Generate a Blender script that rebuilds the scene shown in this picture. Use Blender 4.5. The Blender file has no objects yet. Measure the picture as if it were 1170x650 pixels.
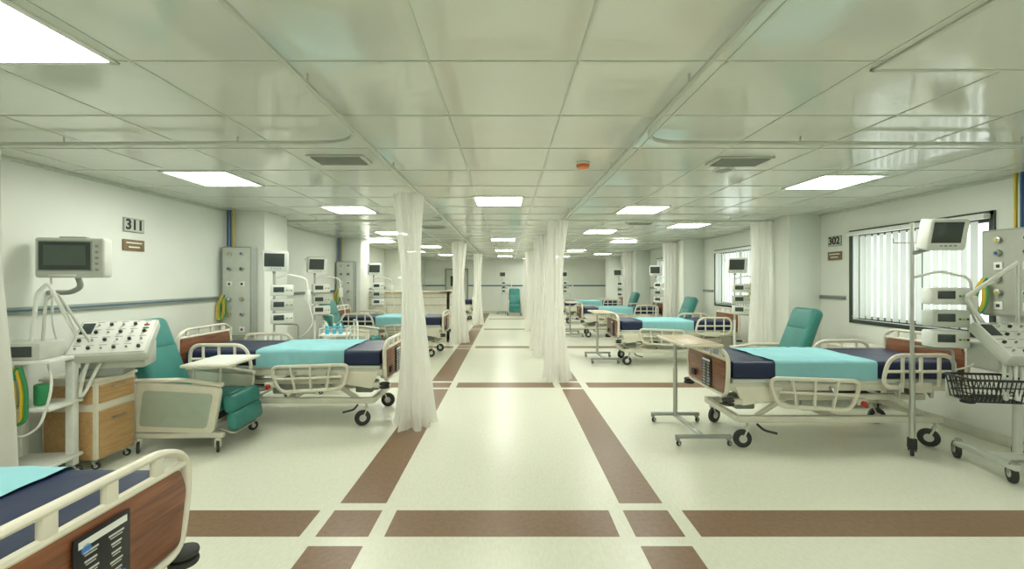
import bpy, bmesh, math, random
from mathutils import Vector, Matrix, Euler, noise
random.seed(7)
S = bpy.context.scene
R = math.radians
# ------------------------------------------------------------------ materials
_m = {}
def mat(name, col, rough=0.5, metal=0.0, spec=0.5, nscale=0, namt=0.0, bump=0.0, bscale=40, emit=None, estr=0, coat=0):
    if name in _m: return _m[name]
    m = bpy.data.materials.new(name); m.use_nodes = True
    nt = m.node_tree; b = nt.nodes['Principled BSDF']
    b.inputs['Base Color'].default_value = (*col, 1)
    b.inputs['Roughness'].default_value = rough
    b.inputs['Metallic'].default_value = metal
    b.inputs['Specular IOR Level'].default_value = spec
    if coat: b.inputs['Coat Weight'].default_value = coat
    tc = nt.nodes.new('ShaderNodeTexCoord')
    n = nt.nodes.new('ShaderNodeTexNoise'); n.inputs['Scale'].default_value = nscale or 12
    n.inputs['Detail'].default_value = 4
    nt.links.new(tc.outputs['Object'], n.inputs['Vector'])
    r = nt.nodes.new('ShaderNodeValToRGB')
    a = namt or 0.04
    r.color_ramp.elements[0].position = .3; r.color_ramp.elements[1].position = .7
    r.color_ramp.elements[0].color = (*[c*(1-a) for c in col], 1)
    r.color_ramp.elements[1].color = (*[min(1, c*(1+a)) for c in col], 1)
    nt.links.new(n.outputs['Fac'], r.inputs['Fac'])
    nt.links.new(r.outputs['Color'], b.inputs['Base Color'])
    if bump:
        n2 = nt.nodes.new('ShaderNodeTexNoise'); n2.inputs['Scale'].default_value = bscale
        nt.links.new(tc.outputs['Object'], n2.inputs['Vector'])
        bp = nt.nodes.new('ShaderNodeBump'); bp.inputs['Strength'].default_value = bump
        bp.inputs['Distance'].default_value = 0.01
        nt.links.new(n2.outputs['Fac'], bp.inputs['Height'])
        nt.links.new(bp.outputs['Normal'], b.inputs['Normal'])
    if emit:
        b.inputs['Emission Color'].default_value = (*emit, 1)
        b.inputs['Emission Strength'].default_value = estr
    _m[name] = m
    return m

def wood(name, c1, c2, rough=.35, axis='Y'):
    m = bpy.data.materials.new(name); m.use_nodes = True
    nt = m.node_tree; b = nt.nodes['Principled BSDF']
    tc = nt.nodes.new('ShaderNodeTexCoord'); mp = nt.nodes.new('ShaderNodeMapping')
    sc = {'X': (1, 14, 14), 'Y': (14, 1, 14), 'Z': (14, 14, 1)}[axis]
    mp.inputs['Scale'].default_value = sc
    n = nt.nodes.new('ShaderNodeTexNoise'); n.inputs['Scale'].default_value = 3.0
    n.inputs['Detail'].default_value = 8; n.inputs['Distortion'].default_value = 1.2
    r = nt.nodes.new('ShaderNodeValToRGB')
    r.color_ramp.elements[0].position = .32; r.color_ramp.elements[0].color = (*c1, 1)
    r.color_ramp.elements[1].position = .68; r.color_ramp.elements[1].color = (*c2, 1)
    nt.links.new(tc.outputs['Object'], mp.inputs['Vector']); nt.links.new(mp.outputs[0], n.inputs['Vector'])
    nt.links.new(n.outputs['Fac'], r.inputs['Fac']); nt.links.new(r.outputs['Color'], b.inputs['Base Color'])
    b.inputs['Roughness'].default_value = rough
    return m

def sheer(name, col, transp, tl=.5):
    m = bpy.data.materials.new(name); m.use_nodes = True
    nt = m.node_tree; nt.nodes.clear()
    o = nt.nodes.new('ShaderNodeOutputMaterial')
    d = nt.nodes.new('ShaderNodeBsdfDiffuse'); t = nt.nodes.new('ShaderNodeBsdfTranslucent')
    x = nt.nodes.new('ShaderNodeBsdfTransparent')
    wv = nt.nodes.new('ShaderNodeTexNoise'); wv.inputs['Scale'].default_value = 120
    tc = nt.nodes.new('ShaderNodeTexCoord'); nt.links.new(tc.outputs['Object'], wv.inputs['Vector'])
    r = nt.nodes.new('ShaderNodeValToRGB')
    r.color_ramp.elements[0].color = (*[c*.98 for c in col], 1); r.color_ramp.elements[1].color = (*col, 1)
    nt.links.new(wv.outputs['Fac'], r.inputs[0]); nt.links.new(r.outputs[0], d.inputs[0]); nt.links.new(r.outputs[0], t.inputs[0])
    mx = nt.nodes.new('ShaderNodeMixShader'); mx.inputs[0].default_value = tl
    nt.links.new(d.outputs[0], mx.inputs[1]); nt.links.new(t.outputs[0], mx.inputs[2])
    m2 = nt.nodes.new('ShaderNodeMixShader'); m2.inputs[0].default_value = transp
    nt.links.new(mx.outputs[0], m2.inputs[1]); nt.links.new(x.outputs[0], m2.inputs[2])
    nt.links.new(m2.outputs[0], o.inputs[0])
    return m

CREAM = mat('cream_plastic', (.76, .73, .60), .38)
CREAM2 = mat('cream_painted_steel', (.68, .67, .55), .4)
NAVY = mat('navy_vinyl', (.008, .018, .065), .42, bump=.15, bscale=15)
TEAL = mat('turquoise_sheet', (.27, .58, .62), .8, nscale=3, namt=.06, bump=.3, bscale=9)
GREENV = mat('green_vinyl', (.035, .22, .195), .4, nscale=6, namt=.1)
WOODR = wood('reddish_wood_laminate', (.14, .048, .020), (.28, .108, .050))
WOODL = wood('light_wood_laminate', (.46, .27, .11), (.60, .38, .18))
WOODT = wood('pale_wood_top', (.50, .40, .25), (.62, .50, .32))
STEEL = mat('brushed_steel', (.55, .57, .53), .3, .9)
GREY = mat('grey_painted_metal', (.32, .35, .31), .45)
LGREY = mat('light_grey_plastic', (.58, .61, .54), .45)
WHITE = mat('white_plastic', (.80, .82, .76), .4)
DARK = mat('dark_rubber', (.03, .033, .03), .6)
BLACK = mat('black_label', (.012, .012, .014), .35)
SCREEN = mat('monitor_screen', (.05, .065, .06), .15)
BLUE = mat('blue_trim', (.03, .10, .28), .4)
YEL = mat('yellow_hose', (.65, .48, .03), .45)
GRN = mat('green_hose', (.03, .28, .10), .45)
CYAN = mat('cyan_bottle', (.10, .55, .75), .3)
RED = mat('red_knob', (.5, .03, .02), .4)
ORANGE = mat('orange_plastic', (.75, .16, .03), .4)
BRASS = mat('brown_plaque', (.22, .15, .07), .4)
BLIND = mat('white_print', (.8, .82, .78), .5)

# ------------------------------------------------------------------ mesh builder
def fillet(pts, rad, closed=False, n=5):
    pts = [Vector(p) for p in pts]; out = []
    N = len(pts)
    for i, p in enumerate(pts):
        if not closed and (i == 0 or i == N-1): out.append(p); continue
        a = pts[(i-1) % N]; b = pts[(i+1) % N]
        da = a-p; db = b-p
        r = min(rad, da.length*.45, db.length*.45)
        s = p+da.normalized()*r; e = p+db.normalized()*r
        for k in range(n+1):
            t = k/n
            out.append(s*(1-t)**2 + p*2*t*(1-t) + e*t*t)
    return out

class MB:
    def __init__(s): s.bm = bmesh.new(); s.mats = []
    def mi(s, m):
        if m not in s.mats: s.mats.append(m)
        return s.mats.index(m)
    def _add(s, tb, m, M=None):
        if M is not None: bmesh.ops.transform(tb, matrix=M, verts=tb.verts)
        i = s.mi(m)
        for f in tb.faces: f.material_index = i; f.smooth = True
        me = bpy.data.meshes.new('t'); tb.to_mesh(me); tb.free()
        s.bm.from_mesh(me); bpy.data.meshes.remove(me)
    def box(s, c, d, m, bev=.006, rot=None, seg=2):
        tb = bmesh.new(); bmesh.ops.create_cube(tb, size=1)
        bmesh.ops.scale(tb, vec=d, verts=tb.verts)
        bev = min(bev, min(d)*.49)
        if bev > 0: bmesh.ops.bevel(tb, geom=list(tb.edges), offset=bev, segments=seg, profile=.5, affect='EDGES')
        M = Matrix.Translation(c)
        if rot: M = M @ Euler([R(a) for a in rot]).to_matrix().to_4x4()
        s._add(tb, m, M)
    def bx(s, x0, x1, y0, y1, z0, z1, m, bev=.006):
        s.box(((x0+x1)/2, (y0+y1)/2, (z0+z1)/2), (abs(x1-x0), abs(y1-y0), abs(z1-z0)), m, bev)
    def cyl(s, p0, p1, r, m, seg=14, r2=None, bev=0):
        p0 = Vector(p0); p1 = Vector(p1); d = p1-p0
        tb = bmesh.new()
        bmesh.ops.create_cone(tb, cap_ends=True, segments=seg, radius1=r, radius2=r if r2 is None else r2, depth=d.length)
        if bev:
            es = [e for e in tb.edges if len(e.link_faces) == 2 and any(len(f.verts) > 4 for f in e.link_faces)]
            bmesh.ops.bevel(tb, geom=es, offset=bev, segments=2, profile=.5, affect='EDGES')
        q = Vector((0, 0, 1)).rotation_difference(d.normalized())
        s._add(tb, m, Matrix.Translation((p0+p1)/2) @ q.to_matrix().to_4x4())
    def tube(s, pts, r, m, seg=8, closed=False, fil=0, ry=None):
        pts = [Vector(p) for p in pts]
        if fil: pts = fillet(pts, fil, closed)
        q = [pts[0]]
        for p in pts[1:]:
            if (p-q[-1]).length > 1e-5: q.append(p)
        if closed and (q[0]-q[-1]).length < 1e-5: q.pop()
        pts = q; N = len(pts); ry = ry or r
        tb = bmesh.new(); rings = []; nrm = None
        for i, p in enumerate(pts):
            if closed: t = (pts[(i+1) % N]-pts[i-1]).normalized()
            else: t = (pts[min(i+1, N-1)]-pts[max(i-1, 0)]).normalized()
            if nrm is None:
                up = Vector((0, 0, 1)) if abs(t.z) < .9 else Vector((0, 1, 0))
                if closed:
                    acc = Vector()
                    for k in range(N): acc += (pts[k]-pts[0]).cross(pts[(k+1) % N]-pts[0])
                    if acc.length > 1e-6: up = acc.normalized()
                nrm = (up-t*up.dot(t)).normalized()
            else:
                nrm = (nrm-t*nrm.dot(t)).normalized()
            bn = t.cross(nrm)
            rings.append([tb.verts.new(p+nrm*math.cos(a)*ry+bn*math.sin(a)*r) for a in [2*math.pi*k/seg for k in range(seg)]])
        for i in range(N if closed else N-1):
            A = rings[i]; B = rings[(i+1) % N]
            for k in range(seg): tb.faces.new((A[k], A[(k+1) % seg], B[(k+1) % seg], B[k]))
        if not closed:
            tb.faces.new(rings[0][::-1]); tb.faces.new(rings[-1])
        bmesh.ops.recalc_face_normals(tb, faces=tb.faces)
        s._add(tb, m)
    def prism(s, pts, ax, a0, a1, m, bev=0, fil=0):
        def to3(u, v, a):
            return {'x': (a, u, v), 'y': (u, a, v), 'z': (u, v, a)}[ax]
        P = [Vector((u, v, 0)) for u, v in pts]
        if fil: P = fillet(P, fil, True)
        tb = bmesh.new()
        A = [tb.verts.new(to3(p.x, p.y, a0)) for p in P]; B = [tb.verts.new(to3(p.x, p.y, a1)) for p in P]
        n = len(P); tb.faces.new(A); tb.faces.new(B[::-1])
        for i in range(n): tb.faces.new((A[i], B[i], B[(i+1) % n], A[(i+1) % n]))
        bmesh.ops.recalc_face_normals(tb, faces=tb.faces)
        if bev:
            es = [e for e in tb.edges if any(len(f.verts) == n and n > 4 for f in e.link_faces)] if n > 4 else list(tb.edges)
            bmesh.ops.bevel(tb, geom=es, offset=bev, segments=2, profile=.5, affect='EDGES')
        s._add(tb, m)
    def drape(s, x0, x1, hw, zt, zb, m, amp=.004, nx=26, seed=0, hem=.02):
        tb = bmesh.new(); prof = []
        r = .035
        for k in range(5): prof.append((-hw, zb+(zt-r-zb)*k/4, 1 if k == 0 else 0))
        for k in range(1, 5):
            a = math.pi-math.pi/2*k/4; prof.append((-hw+r+r*math.cos(a), zt-r+r*math.sin(a), 0))
        for k in range(1, 18): prof.append((-hw+r+(2*hw-2*r)*k/18, zt, 0))
        for k in range(0, 4):
            a = math.pi/2-math.pi/2*k/4; prof.append((hw-r+r*math.cos(a), zt-r+r*math.sin(a), 0))
        for k in range(5): prof.append((hw, zt-r-(zt-r-zb)*k/4, 1 if k == 4 else 0))
        rows = []
        for i in range(nx+1):
            x = x0+(x1-x0)*i/nx; row = []
            for (y, z, e) in prof:
                d = amp*(noise.noise(Vector((x*7+seed, y*5, z*3)))+.5*noise.noise(Vector((x*18, y*12+seed, z*6))))
                top = abs(y) < hw-.02
                yy = y if top else y+math.copysign(abs(d)*1.2, y)
                zz = z+(d if top else 0)-(hem*abs(noise.noise(Vector((x*3+seed, y, 0)))) if e else 0)
                row.append(tb.verts.new((x+(.012*noise.noise(Vector((y*6+seed, 0, 3))) if i in (0, nx) else 0), yy, zz)))
            rows.append(row)
        for i in range(nx):
            for k in range(len(prof)-1): tb.faces.new((rows[i][k], rows[i+1][k], rows[i+1][k+1], rows[i][k+1]))
        s._add(tb, m)
    def caster(s, x, y, r=.06, w=.028, top=.16, m=None, ang=0):
        m = m or GREY
        dx = math.cos(ang)*.5*r; dy = math.sin(ang)*.5*r
        c = Vector((x+dx, y+dy, r)); a = Vector((-math.sin(ang), math.cos(ang), 0))
        s.cyl(c-a*w/2, c+a*w/2, r, DARK, 20, bev=.006)
        s.cyl(c-a*(w/2+.004), c+a*(w/2+.004), r*.45, LGREY, 14)
        for sg in (-1, 1):
            o = a*sg*(w/2+.008)
            s.tube([c+o, Vector((x, y, 2*r+.015))+o*.9], .007, m, 6, ry=.012)
        s.cyl((x, y, 2*r+.008), (x, y, 2*r+.03), .022, m, 12)
        s.cyl((x, y, 2*r+.02), (x, y, top), .012, STEEL, 10)
    def mesh(s, name):
        me = bpy.data.meshes.new(name); s.bm.to_mesh(me); s.bm.free()
        for m in s.mats: me.materials.append(m)
        me.set_sharp_from_angle(angle=R(38))
        return me
    def obj(s, name, loc=(0, 0, 0), rz=0):
        return put(s.mesh(name), name, loc, rz)

def put(me, name, loc=(0, 0, 0), rz=0):
    o = bpy.data.objects.new(name, me); S.collection.objects.link(o)
    o.location = loc; o.rotation_euler = (0, 0, R(rz)); return o

# ------------------------------------------------------------------ dimensions
XL, XR, YB, YF, H = -4.05, 4.8, -3.2, 21.5, 2.6

def floor_mat():
    m = bpy.data.materials.new('cream_vinyl_floor'); m.use_nodes = True
    nt = m.node_tree; b = nt.nodes['Principled BSDF']
    tc = nt.nodes.new('ShaderNodeTexCoord')
    n = nt.nodes.new('ShaderNodeTexNoise'); n.inputs['Scale'].default_value = 55; n.inputs['Detail'].default_value = 5
    mp = nt.nodes.new('ShaderNodeMapping'); mp.inputs['Scale'].default_value = (1, .35, 1)
    nt.links.new(tc.outputs['Object'], mp.inputs[0]); nt.links.new(mp.outputs[0], n.inputs['Vector'])
    r = nt.nodes.new('ShaderNodeValToRGB')
    r.color_ramp.elements[0].position = .3; r.color_ramp.elements[0].color = (.71, .72, .59, 1)
    r.color_ramp.elements[1].position = .62; r.color_ramp.elements[1].color = (.77, .78, .65, 1)
    nt.links.new(n.outputs['Fac'], r.inputs[0]); nt.links.new(r.outputs[0], b.inputs['Base Color'])
    b.inputs['Roughness'].default_value = .3
    b.inputs['Specular IOR Level'].default_value = .5
    return m
def ceil_mat():
    m = bpy.data.materials.new('glossy_ceiling_panel'); m.use_nodes = True
    nt = m.node_tree; b = nt.nodes['Principled BSDF']; L = nt.links.new
    b.inputs['Roughness'].default_value = .1
    b.inputs['Specular IOR Level'].default_value = .8
    ge = nt.nodes.new('ShaderNodeNewGeometry')
    def vm(op, a, v=None, s=None):
        x = nt.nodes.new('ShaderNodeVectorMath'); x.operation = op
        L(a, x.inputs[0])
        if v is not None: x.inputs[1].default_value = v
        if s is not None: x.inputs['Scale'].default_value = s
        return x
    a1 = vm('SUBTRACT', ge.outputs['Position'], (-.36, 2.0, 0)); a2 = vm('DIVIDE', a1.outputs[0], (.68, .66, 10)); a3 = vm('FLOOR', a2.outputs[0])
    wn = nt.nodes.new('ShaderNodeTexWhiteNoise'); L(a3.outputs[0], wn.inputs['Vector'])
    c = vm('SUBTRACT', wn.outputs['Color'], (.5, .5, .5)); d = vm('SCALE', c.outputs[0], s=.012)
    ad = nt.nodes.new('ShaderNodeVectorMath'); ad.operation = 'ADD'; L(ge.outputs['Normal'], ad.inputs[0]); L(d.outputs[0], ad.inputs[1])
    no = vm('NORMALIZE', ad.outputs[0])
    n = nt.nodes.new('ShaderNodeTexNoise'); n.inputs['Scale'].default_value = 2.2; n.inputs['Detail'].default_value = 2
    L(ge.outputs['Position'], n.inputs['Vector'])
    bp = nt.nodes.new('ShaderNodeBump'); bp.inputs['Strength'].default_value = .35; bp.inputs['Distance'].default_value = .015
    L(n.outputs['Fac'], bp.inputs['Height']); L(no.outputs[0], bp.inputs['Normal']); L(bp.outputs[0], b.inputs['Normal'])
    r = nt.nodes.new('ShaderNodeValToRGB')
    r.color_ramp.elements[0].color = (.71, .74, .66, 1); r.color_ramp.elements[1].color = (.76, .79, .71, 1)
    L(wn.outputs['Value'], r.inputs[0]); L(r.outputs[0], b.inputs['Base Color'])
    return m
FLOOR = floor_mat(); CEIL = ceil_mat()
WALL = mat('pale_green_wall_paint', (.81, .845, .775), .5, nscale=2, namt=.02, bump=.05, bscale=60)
INLAY = mat('brown_vinyl_inlay', (.22, .13, .07), .35, nscale=30, namt=.14)
BASEB = mat('skirting_vinyl', (.66, .68, .56), .45)
TBAR = mat('ceiling_grid_metal', (.60, .64, .56), .4)

b = MB(); b.bx(XL-.2, XR+.2, YB-.2, YF+.2, -.1, 0, FLOOR, 0); b.obj('floor')
b = MB(); b.bx(XL-.2, XR+.2, YB-.2, YF+.2, H, H+.1, CEIL, 0); b.obj('ceiling')
b = MB(); b.bx(XL-.2, XL, YB, YF, 0, H, WALL, 0); b.obj('wall_left')
b = MB(); b.bx(XL-.2, XR+.2, YF, YF+.2, 0, H, WALL, 0); b.obj('wall_far')
b = MB(); b.bx(XL-.2, XR+.2, YB-.2, YB, 0, H, WALL, 0); b.obj('wall_near')
WINS = [(.35, 2.08), (4.35, 6.08), (8.35, 10.08), (12.35, 14.08), (16.35, 18.08)]
WZ0, WZ1 = 1.06, 2.24
b = MB()
b.bx(XR, XR+.2, YB, YF, 0, WZ0, WALL, 0); b.bx(XR, XR+.2, YB, YF, WZ1, H, WALL, 0)
ys = [YB]+[v for w in WINS for v in w]+[YF]
for i in range(0, len(ys), 2): b.bx(XR, XR+.2, ys[i], ys[i+1], WZ0, WZ1, WALL, 0)
b.obj('wall_right')
for y0 in (6.3, 10.4, 14.4):
    b = MB(); b.bx(XL, XL+.55, y0, y0+.65, 0, H, WALL, .004); b.obj('wall_pillar')
for y0 in (6.7, 10.7, 14.7, 18.6):
    b = MB(); b.bx(XR-.5, XR, y0, y0+.62, 0, H, WALL, .004); b.obj('wall_pillar')
b = MB(); b.bx(XL, XL+.015, YB, YF, 0, .1, BASEB, .004); b.obj('baseboard_left')
b = MB(); b.bx(XR-.015, XR, YB, YF, 0, .1, BASEB, .004); b.obj('baseboard_right')
b = MB(); b.bx(XL, XR, YF-.015, YF, 0, .1, BASEB, .004); b.obj('baseboard_far')

b = MB()
lx = (-1.2, -.87); rx = (.80, 1.11); e = .0015
cross = [(-1.07, -.76), (2.73, 3.04), (6.52, 6.83), (10.3, 10.61), (14.1, 14.41), (17.9, 18.21)]
for (a, c) in cross:
    for (u, v) in (lx, rx): b.bx(u, v, a, c, 0, e, INLAY, 0)
    b.bx(XL+.1, lx[0]-.1, a, c, 0, e, INLAY, 0); b.bx(lx[1]+.1, rx[0]-.1, a, c, 0, e, INLAY, 0); b.bx(rx[1]+.1, XR-.1, a, c, 0, e, INLAY, 0)
for i in range(len(cross)):
    y0 = cross[i][1]+.1; y1 = cross[i+1][0]-.1 if i+1 < len(cross) else YF-.3
    for (u, v) in (lx, rx): b.bx(u, v, y0, y1, 0, e, INLAY, 0)
b.obj('floor_inlay')

b = MB()
x = -.36-.68*5
while x < XR:
    if x > XL: b.bx(x-.006, x+.006, YB, YF, H-.004, H, TBAR, 0)
    x += .68
y = 2.0-.66*7
while y < YF:
    b.bx(XL, XR, y-.006, y+.006, H-.004, H, TBAR, 0)
    y += .66
b.obj('trim_ceiling_grid')
b = MB(); b.bx(XL, XL+.03, YB, YF, H-.03, H, TBAR, .002); b.obj('trim_left_cornice')
b = MB(); b.bx(XR-.03, XR, YB, YF, H-.03, H, TBAR, .002); b.obj('trim_right_cornice')

# ceiling lights
LITE = mat('light_diffuser', (.9, .95, .85), .5, emit=(1.0, 1.0, .91), estr=22)
lights = [(-2.09, 1.69), (-2.88, 4.31), (-2.23, 6.2), (-.11, 5.52), (3.3, 4.46), (1.9, 6.2), (-2.45, 9.3), (-.11, 10.8), (2.95, 11.2), (1.9, 9.0),
          (-2.3, 13.0), (-.11, 14.6), (2.3, 14.6), (-2.4, 17.2), (-.11, 18.2), (2.3, 18.4), (3.3, 8.0),
          (-.11, .3), (2.5, .3), (3.9, -.6), (-2.3, -1.6), (3.3, -2.0), (-3.2, 11.2), (-3.2, 15.4), (3.6, 16.6), (1.0, 20.2)]  # panels over and behind the camera are unseen, added for illumination
b = MB()
b.bx(-.305, .305, -.315, .315, H-.004, H+.0, WHITE, 0)
b.bx(-.285, .285, -.295, .295, H-.0065, H-.004, LITE, 0)
for (x0, x1, y0, y1) in ((-.31, -.285, -.32, .32), (.285, .31, -.32, .32), (-.31, .31, -.32, -.295), (-.31, .31, .295, .32)):
    b.bx(x0, x1, y0, y1, H-.012, H, WHITE, .002)
lm = b.mesh('ceiling_light_panel')
for (x, y) in lights: put(lm, 'ceiling_light_panel', (x, y, 0))

# curtain rails
RZ = 2.55
b = MB()
def rail(b, pts, fil=.22):
    b.tube(pts, .011, LGREY, 6, fil=fil, ry=.014)
for sx, wx in ((-.97, XL+.05), (.88, XR-.05)):
    sg = -1 if sx < 0 else 1
    for k in range(6):
        ya = 3.1+4.0*k-4.0+.12; yb = ya+3.8
        if yb > YF: break
        rail(b, [(sx, yb-.9, RZ), (sx+sg*.03, yb, RZ), (wx, yb+.05, RZ)], .3)
        for yy in (ya+.5, ya+2.9): b.cyl((sx, yy, RZ), (sx, yy, H), .006, LGREY, 6)
        for t in (.3, .7): b.cyl((sx+(wx-sx)*t, yb+.03, RZ), (sx+(wx-sx)*t, yb+.03, H), .006, LGREY, 6)
    rail(b, [(sx, -1, RZ), (sx, 20.5, RZ)], 0)
b.obj('curtain_rail')

# curtains
SHEER = sheer('sheer_white_curtain', (.985, .985, .94), .3, .45)
def curtain(x, y, rt=.15, rm=.12, rb=.22, z0=.03, seed=0, sx=1.0, sy=1.0, bx=0):
    """gathered sheer: an open pleated sheet folded round on itself"""
    tb = MB(); bm = bmesh.new(); n = 150; nz = 44; rings = []
    z1 = RZ-.015; pl = 8+seed % 3
    for j in range(nz+1):
        t = j/nz; z = z0+(z1-z0)*t
        if t < .62: r = rb+(rm-rb)*(t/.62)**.7
        else: r = rm+(rt-rm)*((t-.62)/.38)**1.3
        ring = []
        for i in range(n):
            a = 2*math.pi*i/n
            w = 1+.22*math.sin(pl*a+1.2*math.sin(a*2+seed)+.5*math.sin(t*3+seed))*(1-.3*t)+.07*math.sin(19*a+seed+2*t)+.30*noise.noise(Vector((math.cos(a)*1.7+seed*3, math.sin(a)*1.7, t*1.2)))
            cx = bx*(1-t)**1.5+.02*math.sin(t*4+seed)
            zz = z+(.03*noise.noise(Vector((a, seed, 1))) if j == 0 else 0)
            ring.append(bm.verts.new((cx+math.cos(a)*r*w*sx, math.sin(a)*r*w*sy, zz)))
        rings.append(ring)
    for j in range(nz):
        for i in range(n): bm.faces.new((rings[j][i], rings[j][(i+1) % n], rings[j+1][(i+1) % n], rings[j+1][i]))
    tb._add(bm, SHEER)
    for i in range(8):
        a = 2*math.pi*i/8
        tb.cyl((math.cos(a)*rt*.3, math.sin(a)*rt*.8, RZ-.03), (math.cos(a)*rt*.05, math.sin(a)*rt*.8, RZ+.005), .005, WHITE, 6)
    return tb.obj('curtain', (x, y, 0))
curtain(-1.07, 4.85, .145, .095, .22, seed=1, bx=.02, sy=1.3)
curtain(.80, 6.95, .14, .095, .2, seed=2, bx=-.05, sy=1.3)
curtain(-1.22, 11.0, .17, .12, .21, seed=3)
curtain(.78, 9.1, .14, .10, .18, seed=4, bx=-.03)
curtain(.72, 9.9, .13, .10, .17, seed=5)
curtain(.78, 13.6, .14, .11, .19, seed=6)
curtain(.78, 14.5, .14, .11, .18, seed=7)
curtain(-1.05, 15.4, .14, .11, .17, seed=3)
curtain(.8, 18.0, .14, .12, .18, seed=9)
curtain(4.10, 7.1, .14, .11, .15, seed=10, sx=.9)
curtain(4.13, 11.15, .14, .12, .15, seed=11)
curtain(4.13, 15.15, .14, .12, .15, seed=12)
curtain(-3.72, 2.98, .17, .15, .2, seed=13)

# windows with vertical blinds
FRAME = mat('dark_window_frame', (.035, .05, .04), .4)
SLAT = sheer('blind_slat_fabric', (.74, .78, .72), .01)
for k, (y0, y1) in enumerate(WINS):
    b = MB()
    t = .05
    for (a, c, z0, z1) in ((y0, y1, WZ0, WZ0+t), (y0, y1, WZ1-t, WZ1), (y0, y0+t, WZ0, WZ1), (y1-t, y1, WZ0, WZ1), ((y0+y1)/2-.025, (y0+y1)/2+.025, WZ0, WZ1)):
        b.bx(XR+.08, XR+.13, a, c, z0, z1, FRAME, .004)
    for (a, c, z0, z1) in ((y0-.05, y1+.05, WZ0-.05, WZ0), (y0-.05, y1+.05, WZ1, WZ1+.05), (y0-.05, y0, WZ0-.05, WZ1+.05), (y1, y1+.05, WZ0-.05, WZ1+.05)):
        b.bx(XR-.02, XR+.002, a, c, z0, z1, FRAME, .004)
    b.obj('window_%d' % (k+1))
    b = MB()
    b.bx(XR-.1, XR-.03, y0-.03, y1+.03, WZ1-.03, WZ1+.02, WHITE, .006)
    n = int((y1-y0-.1)/.1)
    for i in range(n):
        yy = y0+.09+i*.1
        ang = R(-8+random.uniform(-6, 6)); ca, sa = math.cos(ang), math.sin(ang)
        bw = .047; tb = bmesh.new(); A = []; B2 = []
        tw = random.uniform(-.06, .06)
        for q in range(7):
            s_ = -bw+2*bw*q/6; dx = .012*(1-(s_/bw)**2)
            for lst, zz, aa in ((A, WZ0+.03, ang), (B2, WZ1-.05, ang+tw)):
                lst.append(tb.verts.new((XR-.066-math.sin(aa)*s_-dx, yy+math.cos(aa)*s_, zz)))
        for q in range(6): tb.faces.new((A[q], A[q+1], B2[q+1], B2[q]))
        b._add(tb, SLAT)
    b.tube([(XR-.062, y0+.05, WZ0+.045), (XR-.062, y1-.05, WZ0+.045)], .002, WHITE, 5)
    b.obj('vertical_blind')

# wall handrail bands
STRIP = mat('slate_blue_strip', (.07, .16, .24), .4)
for nm, xa, xb in (('trim_left_rail', XL, XL+.03), ('trim_right_rail', XR-.03, XR)):
    b = MB()
    segs = [(YB, 6.1), (6.95, 10.2), (11.05, 14.4), (15.05, 21.3)] if xa == XL else [(YB, .25), (2.2, 3.7), (6.2, 6.7), (7.32, 7.8), (10.2, 10.7), (11.32, 11.8), (14.2, 14.7)]
    for (a, c) in segs:
        b.bx(xa, xb, a, c, 1.315, 1.375, GREY, .008)
        b.bx(xa if xa > 0 else xa+.004, xb-.004 if xa > 0 else xb+.004, a, c, 1.338, 1.356, STRIP, .004)
    b.obj(nm)
b = MB(); b.bx(XL, XR, YF-.03, YF, 1.3, 1.36, STRIP, .006); b.obj('trim_far_rail')

# ------------------------------------------------------------------ hospital bed
def board(b, x0, x1, zb, zt, outer):
    s = zt-zb
    b.prism([(-.40, zb+.03), (.40, zb+.03), (.435, zb+s*.55), (.40, zt-.105), (-.40, zt-.105), (-.435, zb+s*.55)], 'x', x0+.008, x1-.008, WOODR, .004, fil=.03)
    xm = (x0+x1)/2
    out = [(xm, -.41, zb), (xm, .41, zb), (xm, .452, zb+s*.5), (xm, .445, zt-.07), (xm, .33, zt-.012), (xm, -.33, zt-.012), (xm, -.445, zt-.07), (xm, -.452, zb+s*.5)]
    b.tube(out, .016, CREAM, 10, True, .07, ry=.021)
    b.tube([(xm, -.43, zt-.10), (xm, .43, zt-.10)], .018, CREAM, 8, ry=.016)
    for yy in (-.30, -.1, .1, .30): b.box((xm, yy, zt-.055), (.028, .05, .085), CREAM, .01)
LBLUE = mat('label_blue', (.04, .2, .55), .4)
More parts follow.
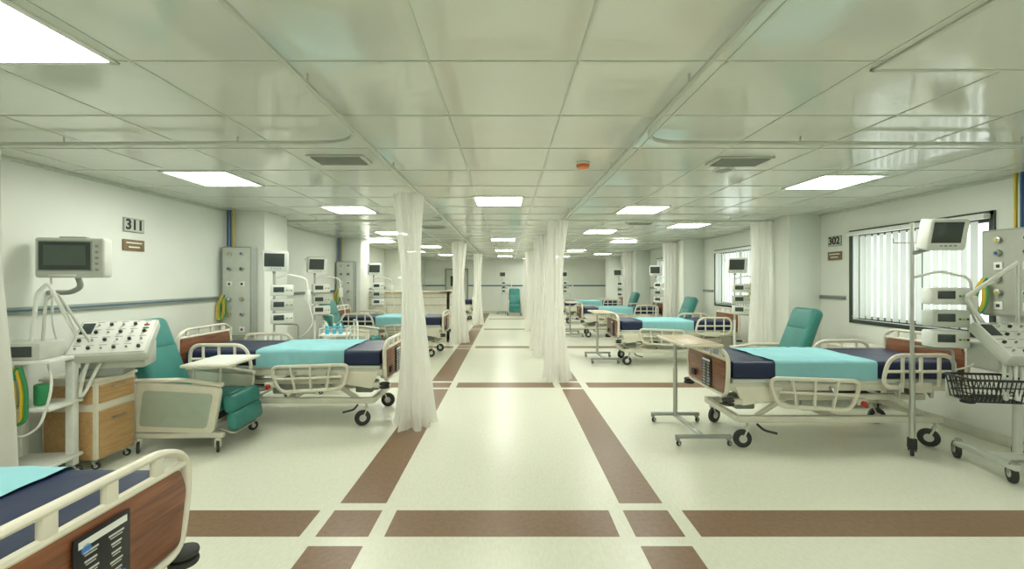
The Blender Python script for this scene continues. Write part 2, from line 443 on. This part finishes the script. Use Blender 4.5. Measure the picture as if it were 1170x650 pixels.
def bed_mesh():
    b = MB(); L = 2.2
    board(b, -.045, .0, .50, .945, -1)
    board(b, L, L+.045, .52, 1.06, 1)
    b.box((-.047, -.05, .665), (.006, .2, .29), BLACK, .002)
    b.box((-.051, -.05, .785), (.002, .17, .022), BLIND, 0)
    for i in range(8):
        for j in range(2):
            w = random.uniform(.03, .06)
            b.box((-.051, -.095+j*.09, .755-i*.03), (.002, w, .006), LGREY, 0)
            b.box((-.051, -.095+j*.09, .745-i*.03), (.002, w*.8, .003), LGREY, 0)
    b.cyl((-.052, -.115, .60), (-.049, -.115, .60), .02, LBLUE, 16)
    b.cyl((-.052, .01, .765), (-.049, .01, .765), .016, LBLUE, 16)
    b.box((-.047, .26, .60), (.02, .1, .07), DARK, .01)
    for yy in (-.44, .44):
        for zz in (.44, .475): b.cyl((-.02, yy, zz-.013), (-.02, yy, zz+.013), .055, DARK, 20, bev=.008)
        b.box((.04, yy, .46), (.14, .05, .05), CREAM2, .01)
        b.cyl((L+.03, yy, .45), (L+.03, yy, .48), .055, DARK, 18, bev=.008)
    b.box((1.09, 0, .745), (2.12, .85, .165), NAVY, .035, seg=3)
    b.drape(.035, 2.14, .43, .832, .69, NAVY, .004, 50, 3.3, 0)
    b.drape(.42, 1.38, .437, .842, .66, TEAL, .009, 40, 8.1, .02)
    b.bx(.03, 2.15, -.43, .43, .625, .665, LGREY, .008)
    for sy in (-1, 1):
        b.bx(.0, L, sy*.40-.025, sy*.40+.025, .555, .625, CREAM2, .01)
        b.bx(.25, 1.95, sy*.30-.025, sy*.30+.025, .44, .50, CREAM2, .01)
        b.bx(.12, 2.08, sy*.345-.03, sy*.345+.03, .235, .30, CREAM2, .012)
        for (xa, xb) in ((.32, .62), (1.95, 1.62)):
            b.tube([(xa, sy*.3, .28), (xb, sy*.3, .47)], .014, CREAM2, 8, ry=.028)
        b.tube([(.75, sy*.3, .46), (1.05, sy*.3, .6)], .012, STEEL, 8, ry=.02)
        b.tube([(1.55, sy*.3, .46), (1.3, sy*.3, .6)], .012, STEEL, 8, ry=.02)
        b.prism([(.05, .60), (.5, .60), (.44, .47), (.12, .42)], 'y', sy*.43-.012, sy*.43+.012, CREAM, .004)
        yy = sy*.485
        b.tube([(.42, yy, .43), (1.10, yy, .39), (1.20, yy, .66), (.34, yy, .69)], .019, CREAM, 8, True, .09, ry=.014)
        b.tube([(.43, yy, .56), (1.14, yy, .53)], .014, CREAM, 8)
        for t in (.25, .5, .75):
            b.tube([(.42+.68*t, yy, .43-.04*t), (.34+.86*t, yy, .69-.03*t)], .012, CREAM, 8, ry=.018)
        for xx in (.6, .95):
            b.tube([(xx, sy*.42, .59), (xx, yy, .56), (xx, yy, .45)], .013, STEEL, 8, fil=.03)
        b.tube([(1.38, yy, .60), (2.06, yy, .60), (2.06, yy, .90), (1.46, yy, .90)], .020, CREAM, 8, True, .12, ry=.014)
        b.tube([(1.42, yy, .75), (2.05, yy, .75)], .014, CREAM, 8)
        for xx in (1.58, 1.75, 1.92): b.tube([(xx, yy, .61), (xx, yy, .89)], .012, CREAM, 8, ry=.018)
        b.box((1.7, yy, .60), (.3, .03, .09), CREAM, .012)
        for xx in (1.55, 1.85): b.tube([(xx, sy*.42, .58), (xx, yy, .50), (xx, yy, .60)], .013, STEEL, 8, fil=.03)
        b.tube([(.3, sy*.36, .22), (.3, sy*.47, .20), (.42, sy*.47, .17)], .011, DARK, 8, fil=.04)
        b.cyl((1.22, yy-.012*sy, .45), (1.22, yy+.02*sy, .45), .025, RED, 14, bev=.004)
        b.box((1.22, sy*.44, .46), (.1, .07, .06), CREAM2, .01)
    for xx in (.14, 1.1, 2.06): b.bx(xx-.03, xx+.03, -.34, .34, .235, .29, CREAM2, .01)
    for xx in (.28, 1.0, 1.92): b.bx(xx-.025, xx+.025, -.3, .3, .44, .49, CREAM2, .01)
    b.cyl((.35, 0, .42), (1.0, 0, .38), .035, DARK, 14, bev=.01)
    b.cyl((1.85, .1, .42), (1.25, .1, .40), .035, DARK, 14, bev=.01)
    b.box((1.1, 0, .36), (.5, .34, .14), LGREY, .02)
    b.box((.3, 0, .35), (.2, .3, .1), GREY, .02)
    b.box((.03, 0, .54), (.08, .6, .09), CREAM2, .02)
    for xx, an in ((.2, .5), (2.0, -.2)):
        for yy in (-.36, .36): b.caster(xx, yy, .085, .036, .24, CREAM2, an if yy > 0 else an+2.6)
    return b.mesh('hospital_bed')
bm_ = bed_mesh()
LB = [1.37, 5.2, 9.5, 17.2]; RB = [.55, 4.55, 8.6, 12.55, 16.5]
for y in LB: put(bm_, 'hospital_bed', (-1.36, y, 0), 180)
for y in RB: put(bm_, 'hospital_bed', (2.09, y, 0), 0)

# ------------------------------------------------------------------ recliner chair
CSIDE = mat('chair_side_panel', (.42, .49, .39), .5)
def recliner_mesh(tray):
    b = MB()
    for sy in (-1, 1):
        y = sy*.28
        b.prism([(-.42, .20), (.33, .17), (.40, .60), (-.36, .66)], 'y', y-.022, y+.022, CREAM, .006, fil=.06)
        b.prism([(-.34, .25), (.27, .22), (.33, .54), (-.30, .58)], 'y', sy*.302-.006, sy*.302+.006, CSIDE, .002, fil=.04)
        b.tube([(-.40, y, .66), (.05, y, .67), (.40, y, .62)], .032, CREAM, 10, ry=.022, fil=.1)
        b.bx(-.42, .42, y-.025, y+.025, .13, .18, CREAM2, .012)
        for xx in (-.36, .36): b.caster(xx, y, .05, .024, .14, CREAM2, 1.0*sy)
    for xx in (-.33, .3): b.bx(xx-.02, xx+.02, -.29, .29, .2, .24, CREAM2, .008)
    b.box((.03, 0, .42), (.66, .50, .15), GREENV, .045, seg=3)
    b.bx(-.28, .3, -.25, .25, .26, .36, DARK, .01)
    a = 21
    d = Vector((-math.sin(R(a)), 0, math.cos(R(a)))); p = Vector((-.25, 0, .42))
    b.box(p+d*.30, (.15, .50, .62), GREENV, .055, rot=(0, -a, 0), seg=4)
    b.box(p+d*.66, (.165, .50, .36), GREENV, .075, rot=(0, -a, 0), seg=5)
    b.box(p+d*.45+Vector((-.085, 0, -.03)), (.02, .42, .66), CREAM, .008, rot=(0, -a, 0))
    b.box((.43, 0, .42), (.11, .50, .17), GREENV, .045, rot=(0, -8, 0), seg=3)
    b.box((.46, 0, .26), (.10, .50, .18), GREENV, .045, rot=(0, -8, 0), seg=3)
    b.tube([(.3, -.2, .2), (.46, -.2, .14), (.46, .2, .14), (.3, .2, .2)], .012, STEEL, 8, fil=.04)
    if tray:
        b.box((.26, -.04, .80), (.44, .58, .03), CREAM, .012)
        b.box((.26, -.04, .817), (.38, .52, .006), WHITE, .003)
        b.tube([(.14, -.28, .64), (.14, -.28, .79)], .014, STEEL, 8)
        b.tube([(.38, -.28, .62), (.38, -.28, .79)], .014, STEEL, 8)
    return b.mesh('recliner_chair')
rt = recliner_mesh(True); rn = recliner_mesh(False)
put(rt, 'recliner_chair', (-3.08, 4.36, 0), 2)
put(rn, 'recliner_chair', (3.66, 6.12, 0), 180)
put(rn, 'recliner_chair', (3.75, 10.2, 0), 180)
put(rn, 'recliner_chair', (3.6, 14.1, 0), 180)
put(rn, 'recliner_chair', (-3.0, 8.55, 0), 0)
put(rn, 'recliner_chair', (.32, 20.0, 0), -90)
put(rn, 'recliner_chair', (1.35, 20.0, 0), -90)

# ------------------------------------------------------------------ overbed table
def overbed_mesh():
    b = MB()
    b.box((0, 0, .965), (.40, .76, .028), CREAM, .012)
    b.box((0, 0, .981), (.35, .71, .006), WOODT, .003)
    b.bx(-.05, .05, -.25, .37, .93, .952, GREY, .005)
    b.cyl((0, .33, .10), (0, .33, .62), .024, STEEL, 14); b.cyl((0, .33, .6), (0, .33, .94), .017, STEEL, 12)
    b.bx(-.025, .025, -.34, .36, .075, .11, STEEL, .008)
    for yy in (-.36, .36):
        b.bx(-.26, .28, yy-.02, yy+.02, .075, .11, GREY, .008)
        for xx in (-.24, .25): b.caster(xx, yy, .026, .02, .08, GREY, .3)
    return b.mesh('overbed_table')
om = overbed_mesh()
put(om, 'overbed_table', (1.88, 4.58, 0)); put(om, 'overbed_table', (1.86, 8.75, 0)); put(om, 'overbed_table', (1.84, 12.6, 0))

# ------------------------------------------------------------------ monitor stand
def stand_mesh(base=True, dz=0, pump=True):
    b = MB()
    if base:
        for k in range(5):
            a = 2*math.pi*k/5+.3; p = Vector((math.cos(a)*.24, math.sin(a)*.24, .09))
            b.tube([(0, 0, .12), p], .012, GREY, 8, ry=.016); b.caster(p.x, p.y, .03, .018, .09, GREY, a)
    else:
        b.box((0, 0, .12), (.05, .07, .10), DARK, .01); b.caster(0, 0, .045, .03, .12, DARK, 1.0)
        b.box((0, .035, .58), (.05, .07, .05), DARK, .008)
    b.cyl((0, 0, .09), (0, 0, 1.98+dz), .016, STEEL, 12)
    b.cyl((0, 0, .1), (0, 0, .9), .022, WHITE if base else STEEL, 12)
    ox = 0 if base else .14
    if pump:
        for i, z in enumerate((1.08, 1.26, 1.46)):
            b.box((.10+ox, -.02, z), (.28, .15, .15), WHITE if i != 1 else LGREY, .015)
            b.box((.06+ox, -.098, z+.01), (.13, .006, .07), SCREEN, .002)
            for j in range(3): b.cyl((.16+ox+j*.028, -.093, z), (.16+ox+j*.028, -.103, z), .009, (GRN, YEL, DARK)[j], 10)
    b.tube([(0, 0, 1.62), (.18, -.04, 1.68), (.40, -.05, 1.62), (.42, -.05, 1.45)], .012, WHITE, 8, fil=.05)
    b.cyl((.42, -.05, 1.30), (.42, -.05, 1.46), .035, WHITE, 14, bev=.008)
    b.tube([(0, 0, 1.0), (.3, -.02, .98), (.3, -.02, .75)], .011, STEEL, 8, fil=.04)
    b.cyl((.3, -.02, .55), (.3, -.02, .76), .05, LGREY, 16, bev=.01)
    b.tube([(-.15, 0, 1.98), (-.15, 0, 1.94), (.15, 0, 1.94), (.15, 0, 1.98)], .006, STEEL, 6, fil=.02)
    b.tube([(.42, -.05, 1.3), (.5, -.1, 1.0), (.38, -.1, .85), (.3, -.02, .8)], .008, WHITE, 6, fil=.2)
    b.cyl((0, 0, 1.7+dz), (ox, -.08, 1.76+dz), .02, GREY, 10)
    b.box((.02+ox, -.11, 1.86+dz), (.31, .14, .27), WHITE, .022, rot=(12, 0, 8), seg=3)
    b.box((.012+ox, -.184, 1.868+dz), (.24, .006, .18), SCREEN, .002, rot=(12, 0, 8))
    for j in range(5): b.box((-.06+ox+j*.035, -.165, 1.755+dz), (.02, .008, .012), GREY, .002, rot=(12, 0, 8))
    return b.mesh('patient_monitor_stand')
sm = stand_mesh()
for (x, y, r) in ((-3.2, 6.0, 25), (-3.2, 10.45, 20), (4.02, 7.75, -20), (4.0, 11.8, -30), (4.0, 15.75, -30), (-.25, 20.6, 0), (2.6, 20.4, 0), (-3.35, 7.6, 30)):
    put(sm, 'patient_monitor_stand', (x, y, 0), r)
put(stand_mesh(False, .14), 'patient_monitor_stand', (3.67, 3.97, 0), -12)

# ------------------------------------------------------------------ ventilator
def vent_mesh(basket, base=True):
    b = MB()
    if base:
        for sx in (-1, 1):
            b.bx(sx*.24-.025, sx*.24+.025, -.28, .28, .11, .16, LGREY, .012)
            for yy in (-.25, .25): b.caster(sx*.24, yy, .075, .034, .18, GREY, 1.2)
        b.bx(-.25, .25, -.04, .04, .11, .16, LGREY, .012)
        b.cyl((0, 0, .14), (0, 0, .92), .03, LGREY, 14)
    else:
        b.box((-.1, .04, .82), (.34, .28, .07), GREY, .012)
    b.box((0, .05, .95), (.44, .30, .22), LGREY, .02)
    M = (38, 0, 0)
    b.box((0, -.06, 1.08), (.54, .42, .09), LGREY, .015, rot=M)
    b.box((0, -.088, 1.117), (.50, .38, .012), WHITE, .004, rot=M)
    E = Euler((R(38), 0, 0)).to_matrix(); o = Vector((0, -.092, 1.123))
    for i in range(6):
        for j in range(4):
            if i in (0,) and j in (2, 3): continue
            p = o+E@Vector((-.21+i*.082, -.14+j*.092, 0)); q = o+E@Vector((-.21+i*.082, -.14+j*.092, .02))
            b.cyl(p, q, .013 if (i+j) % 2 else .008, (GREY, DARK, LGREY, DARK)[(i*3+j) % 4], 12, bev=.002)
            b.box(o+E@Vector((-.21+i*.082, -.10+j*.092, 0)), (.05, .005, .002), GREY, 0, rot=M)
    b.box(o+E@Vector((-.20, .1, 0)), (.08, .13, .008), SCREEN, .002, rot=M)
    for k in range(3): b.box(o+E@Vector((.20, .13-.04*k, .001)), (.04, .015, .006), (RED, GRN, YEL)[k], .002, rot=M)
    for k, xx in enumerate((-.16, -.08)):
        pts = [Vector((xx, -.12, .9))]
        for i in range(1, 15):
            t = i/14; pts.append(Vector((xx-.1*math.sin(t*2.6), -.14-.06*math.sin(t*3.1), .9-.3*math.sin(t*3.14)+.1*t)))
        b.tube(pts, .012, WHITE if k else LGREY, 8)
    if basket:
        bx0, bx1, by0, by1, z0, z1 = -.50, -.08, -.22, .06, .62, .80
        for z, g in ((z0, .04), (z0+.06, .025), (z0+.12, .01), (z1, 0)):
            b.tube([(bx0+g, by0+g, z), (bx1-g, by0+g, z), (bx1-g, by1-g, z), (bx0+g, by1-g, z)], .005 if z < z1 else .010, DARK, 6, True, .03)
        for i in range(13):
            xx = bx0+.02+(bx1-bx0-.04)*i/12
            b.tube([(xx, by0, z1), (xx, by0+.04, z0), (xx, by1-.04, z0), (xx, by1, z1)], .004, DARK, 5)
        for i in range(8):
            yy = by0+.02+(by1-by0-.04)*i/7
            b.tube([(bx0, yy, z1), (bx0+.04, yy, z0), (bx1-.04, yy, z0), (bx1, yy, z1)], .004, DARK, 5)
        b.tube([(bx1, -.05, .78), (0, 0, .78)], .01, DARK, 8)
        b.tube([(-.15, .1, 1.2), (-.3, .1, 1.45), (.05, .05, 1.75)], .018, WHITE, 8, fil=.03)
        b.tube([(.05, .05, 1.0), (.05, .05, 1.76)], .014, STEEL, 8)
    return b.mesh('ventilator')
put(vent_mesh(False, False), 'ventilator', (-3.40, 3.82, 0), 24)
put(vent_mesh(True), 'ventilator', (4.24, 3.64, 0), -8)

# ------------------------------------------------------------------ left bay equipment
def wall_monitor():
    b = MB()
    b.box((0, 0, 0), (.50, .12, .34), LGREY, .022, seg=3)
    b.box((-.03, -.062, .015), (.37, .008, .24), SCREEN, .004)
    b.box((-.03, -.0605, .015), (.39, .006, .26), GREY, .004)
    b.box((-.03, -.0665, .02), (.30, .002, .17), mat('screen_grey', (.10, .13, .11), .3), 0)  # plain dark grey display area, paler than the screen round it
    for i in range(5): b.cyl((.20, -.058, .1-.05*i), (.20, -.068, .1-.05*i), .012, GREY, 10)
    b.box((-.05, -.06, -.15), (.2, .008, .018), WHITE, .003)
    b.box((0, 0, .172), (.2, .05, .02), GREY, .008)
    b.tube([(0, .03, -.15), (0, .08, -.25), (-.12, .14, -.3), (-.3, .16, -.3)], .022, GREY, 10, fil=.05)
    b.tube([(-.17, 0, -.17), (-.17, .02, -.6), (-.10, .03, -.85)], .009, WHITE, 8, fil=.1)
    return b.obj('patient_monitor', (-3.72, 3.76, 1.79), 12)
wall_monitor()
b = MB()
for xx in (-.18, .18):
    b.bx(xx-.03, xx+.03, .08, .14, .1, 1.02, WHITE, .008)
for z in (.18, .62, .98): b.box((0, 0, z), (.46, .32, .03), WHITE, .01)
b.box((-.02, -.02, 1.06), (.34, .24, .13), LGREY, .015); b.box((-.02, -.145, 1.06), (.24, .006, .08), SCREEN, .002)
for sx in (-.18, .18):
    for sy in (-.11, .11): b.caster(sx, sy, .045, .024, .17, GREY, .8)
for k, (m_, xx) in enumerate(((YEL, -.10), (YEL, -.06), (GRN, -.14), (YEL, -.01), (GRN, .02))):
    b.tube([(xx, -.16, .95), (xx-.05, -.19, .75), (xx-.0, -.20, .52), (xx+.08, -.19, .55), (xx+.07, -.17, .78), (xx+.02, -.16, .95)], .013, m_, 8, fil=.12)
b.tube([(-.02, 0, 1.12), (.02, 0, 1.5), (.12, -.03, 1.58), (.26, .05, 1.15)], .014, WHITE, 8, fil=.04)
b.tube([(.06, 0, 1.12), (.08, 0, 1.45), (.16, 0, 1.50), (.33, .08, 1.1)], .011, LGREY, 8, fil=.04)
b.tube([(.1, -.02, 1.0), (.25, -.15, .8), (.2, -.2, .5), (.05, -.2, .42), (-.1, -.17, .6)], .009, WHITE, 8, fil=.15)
b.cyl((-.1, -.06, .64), (-.1, -.06, .84), .05, mat('jar_plastic', (.5, .6, .55), .2), 16, bev=.01)
b.cyl((.1, -.06, .64), (.1, -.06, .80), .045, GRN, 16, bev=.01)
b.obj('medical_trolley', (-3.70, 3.42, 0), 8)
b = MB()
b.box((0, 0, .42), (.46, .38, .66), CREAM, .012); b.box((0, 0, .765), (.5, .40, .03), CREAM, .01)
for z, h in ((.64, .15), (.30, .40)):
    b.box((.234, 0, z), (.016, .34, h), WOODL, .006); b.tube([(.242, -.06, z+h*.3), (.262, -.06, z+h*.3), (.262, .06, z+h*.3), (.242, .06, z+h*.3)], .005, STEEL, 6)
    b.box((0, -.194, z), (.40, .014, h), WOODL, .006)
for sx in (-.17, .17):
    for sy in (-.15, .15): b.caster(sx, sy, .03, .02, .1, GREY, .5)
cm = b.mesh('bedside_cabinet')
put(cm, 'bedside_cabinet', (-3.66, 3.84, 0)); put(cm, 'bedside_cabinet', (4.46, 5.6, 0), 180)
put(cm, 'bedside_cabinet', (4.5, 9.4, 0), 180)

# gas/service panels
OLIVE = mat('olive_grey_panel', (.42, .44, .36), .45)
def service_panel(loc, d, rz=0):
    b = MB(); w, h = d
    b.box((0, 0, 0), (w, .16, h), GREY, .01)
    b.box((0, -.082, 0), (w-.04, .006, h-.04), LGREY if h > 1 else OLIVE, .004)
    n = 6
    for i in range(n):
        z = h/2-.1-i*(h-.2)/(n-1)
        for xx in (-w*.22, w*.2):
            if (i % 3) < 2:
                b.cyl((xx, -.085, z), (xx, -.115, z), .03, (STEEL, GREY)[i % 2], 16, bev=.004)
                b.cyl((xx, -.11, z), (xx, -.122, z), .014, (YEL, BLUE, DARK, WHITE)[(i+(xx > 0)) % 4], 12)
            else:
                b.box((xx, -.09, z), (.075, .012, .075), WHITE, .004); b.box((xx, -.097, z), (.03, .004, .03), DARK, .001)
    for k in range(3):
        x0 = -w*.45+k*.02
        b.tube([(x0, -.1, -.05), (x0-.04, -.16, -.2), (x0-.01, -.17, -.42), (x0+.05, -.15, -.3), (x0+.02, -.12, -.1)], .009, (YEL, YEL, GRN)[k], 6, fil=.1)
    return b.obj('gas_service_panel', loc, rz)
service_panel((-3.8, 6.21, 1.44), (.42, 1.26))
service_panel((-3.8, 10.31, 1.44), (.42, 1.2))
service_panel((4.715, 4.0, 1.67), (.56, .82), -90)
service_panel((4.715, 8.05, 1.67), (.4, .8), -90)
service_panel((4.715, 12.05, 1.67), (.4, .8), -90)
def pipes(x, y, z0, dx=0, dy=0):
    b = MB()
    for k, m_ in enumerate((BLUE, BLUE, YEL)):
        b.cyl((x+dx*k, y+dy*k, z0), (x+dx*k, y+dy*k, H), .012, m_, 10)
    b.obj('medical_gas_pipe')
pipes(-3.99, 6.24, 2.075, .04); pipes(XR-.04, 4.0, 2.085, 0, .05); pipes(-3.99, 10.33, 2.045, .04)

# wall signs
def sign(x, y, z, txt, rz):
    b = MB(); b.box((0, 0, 0), (.26, .014, .15), GREY, .004); b.box((0, -.007, 0), (.24, .004, .13), LGREY, .002)
    o = b.obj('room_number_sign', (x, y, z), rz)
    c = bpy.data.curves.new('number_text', 'FONT'); c.body = txt; c.size = .15; c.align_x = 'CENTER'; c.align_y = 'CENTER'; c.extrude = .002
    c.offset = .004
    c.materials.append(BLACK)
    t = bpy.data.objects.new('number_text', c); S.collection.objects.link(t); t.parent = o
    t.location = (0, -.012, 0); t.rotation_euler = (R(90), 0, 0)
    b = MB(); b.box((0, 0, 0), (.27, .014, .12), BRASS, .004)
    for k in range(2): b.box((0, -.008, .025-.045*k), (.2-.06*k, .002, .014), BLIND, 0)
    b.obj('name_plaque', (x, y, z-.215), rz)
sign(XL+.008, 4.73, 2.19, '311', 90)
sign(XR-.008, 6.41, 2.17, '302', -90)

# walker frame left
b = MB()
for sy in (-.24, .24):
    b.tube([(-.22, sy, .02), (-.14, sy, .92), (.14, sy, .92), (.22, sy, .02)], .016, WHITE, 8, fil=.08)
    b.tube([(-.18, sy, .45), (.18, sy, .45)], .012, WHITE, 8)
    b.cyl((-.12, sy, .92), (.12, sy, .92), .022, LGREY, 12)
    for xx in (-.22, .22): b.cyl((xx, sy, 0), (xx, sy, .04), .02, DARK, 10)
b.tube([(.17, -.24, .7), (.17, .24, .7)], .012, WHITE, 8); b.tube([(.2, -.24, .3), (.2, .24, .3)], .012, WHITE, 8)
b.obj('walking_frame', (-2.75, 7.2, 0), -60)
b = MB()
for sx in (-.18, .18):
    for sy in (-.14, .14): b.cyl((sx, sy, .08), (sx, sy, .92), .012, WHITE, 8); b.caster(sx, sy, .03, .02, .08, GREY, .4)
for z in (.3, .82): b.box((0, 0, z), (.40, .32, .02), WHITE, .006)
b.tube([(-.18, -.14, .91), (.18, -.14, .91), (.18, .14, .91), (-.18, .14, .91)], .008, STEEL, 6, True, .02)
for k in range(3):
    b.cyl((-.1+.09*k, -.05+.04*(k % 2), .83), (-.1+.09*k, -.05+.04*(k % 2), .95), .028, CYAN, 12, bev=.006)
    b.cyl((-.1+.09*k, -.05+.04*(k % 2), .945), (-.1+.09*k, -.05+.04*(k % 2), .98), .012, WHITE, 10)
b.obj('instrument_trolley', (-2.48, 6.3, 0), 10)

# ------------------------------------------------------------------ nurse station
BEIGE = mat('beige_laminate', (.74, .73, .60), .4); GROOVE = mat('groove_brown', (.42, .38, .26), .5)
b = MB(); ZT = 1.27; Y0 = 11.3; X1 = -1.5
b.bx(-3.95, X1, Y0, Y0+.08, 0, ZT, BEIGE, .006)
b.bx(X1-.08, X1, Y0, 13.6, 0, ZT, BEIGE, .006)
for z in (.35, .65, .95, 1.15):
    b.bx(-3.95, X1, Y0-.008, Y0+.002, z, z+.014, GROOVE, 0); b.bx(X1-.002, X1+.008, Y0, 13.6, z, z+.014, GROOVE, 0)
b.bx(-3.97, X1+.06, Y0-.08, Y0+.26, ZT, ZT+.04, WOODT, .012); b.bx(X1-.26, X1+.06, Y0-.08, 13.64, ZT, ZT+.04, WOODT, .012)
b.bx(-3.95, X1-.1, Y0+.1, Y0+.75, .72, .76, WOODT, .006)
b.bx(-3.95, -3.9, Y0+.08, Y0+.75, 0, .74, BEIGE, .006)
b.obj('nurse_station_counter')
b = MB()
b.box((0, 0, .2), (.42, .04, .28), GREY, .012); b.box((0, -.022, .2), (.38, .004, .24), SCREEN, .002)
b.cyl((0, .02, .0), (0, .02, .12), .02, GREY, 10); b.box((0, .02, .008), (.22, .16, .016), GREY, .006)
dm = b.mesh('desktop_computer_monitor')
put(dm, 'desktop_computer_monitor', (-2.4, Y0+.45, .761), 160); put(dm, 'desktop_computer_monitor', (-3.2, Y0+.45, .761), 170)
b = MB()
b.cyl((0, 0, .02), (0, 0, .05), .16, GREY, 20, bev=.006); b.cyl((0, 0, .05), (0, 0, 1.5), .014, WHITE, 10)
b.tube([(0, 0, 1.5), (0, 0, 1.75), (.15, 0, 1.85), (.3, 0, 1.7)], .012, WHITE, 8, fil=.1)
b.cyl((.3, 0, 1.70), (.34, 0, 1.60), .05, WHITE, 20, r2=.15); b.cyl((0, 0, 0), (0, 0, .02), .16, DARK, 20)
b.obj('examination_lamp', (-2.2, 10.7, 0), 200)

DOORM = mat('pale_door_paint', (.6, .65, .56), .45)
b = MB(); f = YF-.002
b.bx(-3.0, -2.0, f-.04, f, .002, 2.1, DOORM, .006); b.bx(-3.07, -3.0, f-.06, f, .002, 2.17, GREY, .005); b.bx(-2.0, -1.93, f-.06, f, .002, 2.17, GREY, .005)
b.bx(-3.07, -1.93, f-.06, f, 2.1, 2.17, GREY, .005); b.bx(-2.8, -2.4, f-.05, f-.035, 1.3, 1.8, SCREEN, .004)
b.cyl((-2.1, f-.09, 1.0), (-2.1, f-.04, 1.0), .02, STEEL, 10); b.tube([(-2.1, f-.09, 1.0), (-2.22, f-.09, 1.0)], .01, STEEL, 8)
b.obj('door_1')
b = MB(); b.box((0, 0, .32), (.34, .34, .6), YEL, .03); b.box((0, 0, .64), (.37, .37, .05), DARK, .015); b.box((0, 0, .02), (.3, .3, .04), DARK, .01)
b.obj('waste_bin', (3.5, 10.85, 0.0), 0)

# ------------------------------------------------------------------ ceiling fittings
def diffuser(x, y):
    b = MB(); b.box((x, y, H-.008), (.46, .24, .016), LGREY, .004)
    for i in range(6): b.box((x, y-.085+i*.034, H-.018), (.38, .014, .008), DARK, 0)
    for i in range(7): b.box((x, y-.102+i*.034, H-.021), (.39, .012, .012), GREY, .001, rot=(30, 0, 0))
    b.obj('air_diffuser')
diffuser(-1.38, 3.6); diffuser(1.93, 3.65); diffuser(-1.38, 8.2); diffuser(2.3, 7.6)
b = MB(); b.cyl((.64, 3.72, H-.02), (.64, 3.72, H), .06, WHITE, 20, bev=.004); b.cyl((.64, 3.72, H-.045), (.64, 3.72, H-.018), .05, ORANGE, 20, r2=.056); b.obj('smoke_detector')
b = MB(); b.cyl((-.35, 12.2, H-.03), (-.35, 12.2, H), .05, WHITE, 20, bev=.004); b.cyl((-.35, 12.2, H-.04), (-.35, 12.2, H-.028), .04, ORANGE, 20); b.obj('smoke_detector')
for (x, y) in ((1.95, 3.95), (-1.1, 7.0)):
    b = MB(); b.cyl((x, y, H-.01), (x, y, H), .09, WHITE, 24, bev=.003); b.cyl((x, y, H-.014), (x, y, H-.008), .07, GREY, 24); b.obj('ceiling_speaker')
b = MB()
for (x0, x1, y0, y1) in ((1.72, 3.2, 2.06, 2.08), (1.72, 3.2, 1.3, 1.32), (1.72, 1.74, 1.3, 2.08), (3.18, 3.2, 1.3, 2.08)): b.bx(x0, x1, y0, y1, H-.012, H, LGREY, .003)
b.bx(1.74, 3.18, 1.32, 2.06, H-.007, H, CEIL, 0)
b.obj('ceiling_access_panel')

# ------------------------------------------------------------------ world + camera
w = bpy.data.worlds.new('daylight'); S.world = w; w.use_nodes = True
nt = w.node_tree; bg = nt.nodes['Background']
bg.inputs[0].default_value = (.92, 1.0, .96, 1); bg.inputs[1].default_value = 2.0

cam = bpy.data.cameras.new('camera'); co = bpy.data.objects.new('camera', cam); S.collection.objects.link(co)
co.location = (0, 0, 1.6); co.rotation_euler = (R(90), 0, 0)
cam.sensor_width = 36; cam.lens = 36*500/1170; cam.clip_start = .05
cam.shift_x = 5/1170; cam.shift_y = -5/1170
S.camera = co
S.view_settings.view_transform = 'Standard'
S.view_settings.look = 'None'
S.view_settings.exposure = 0
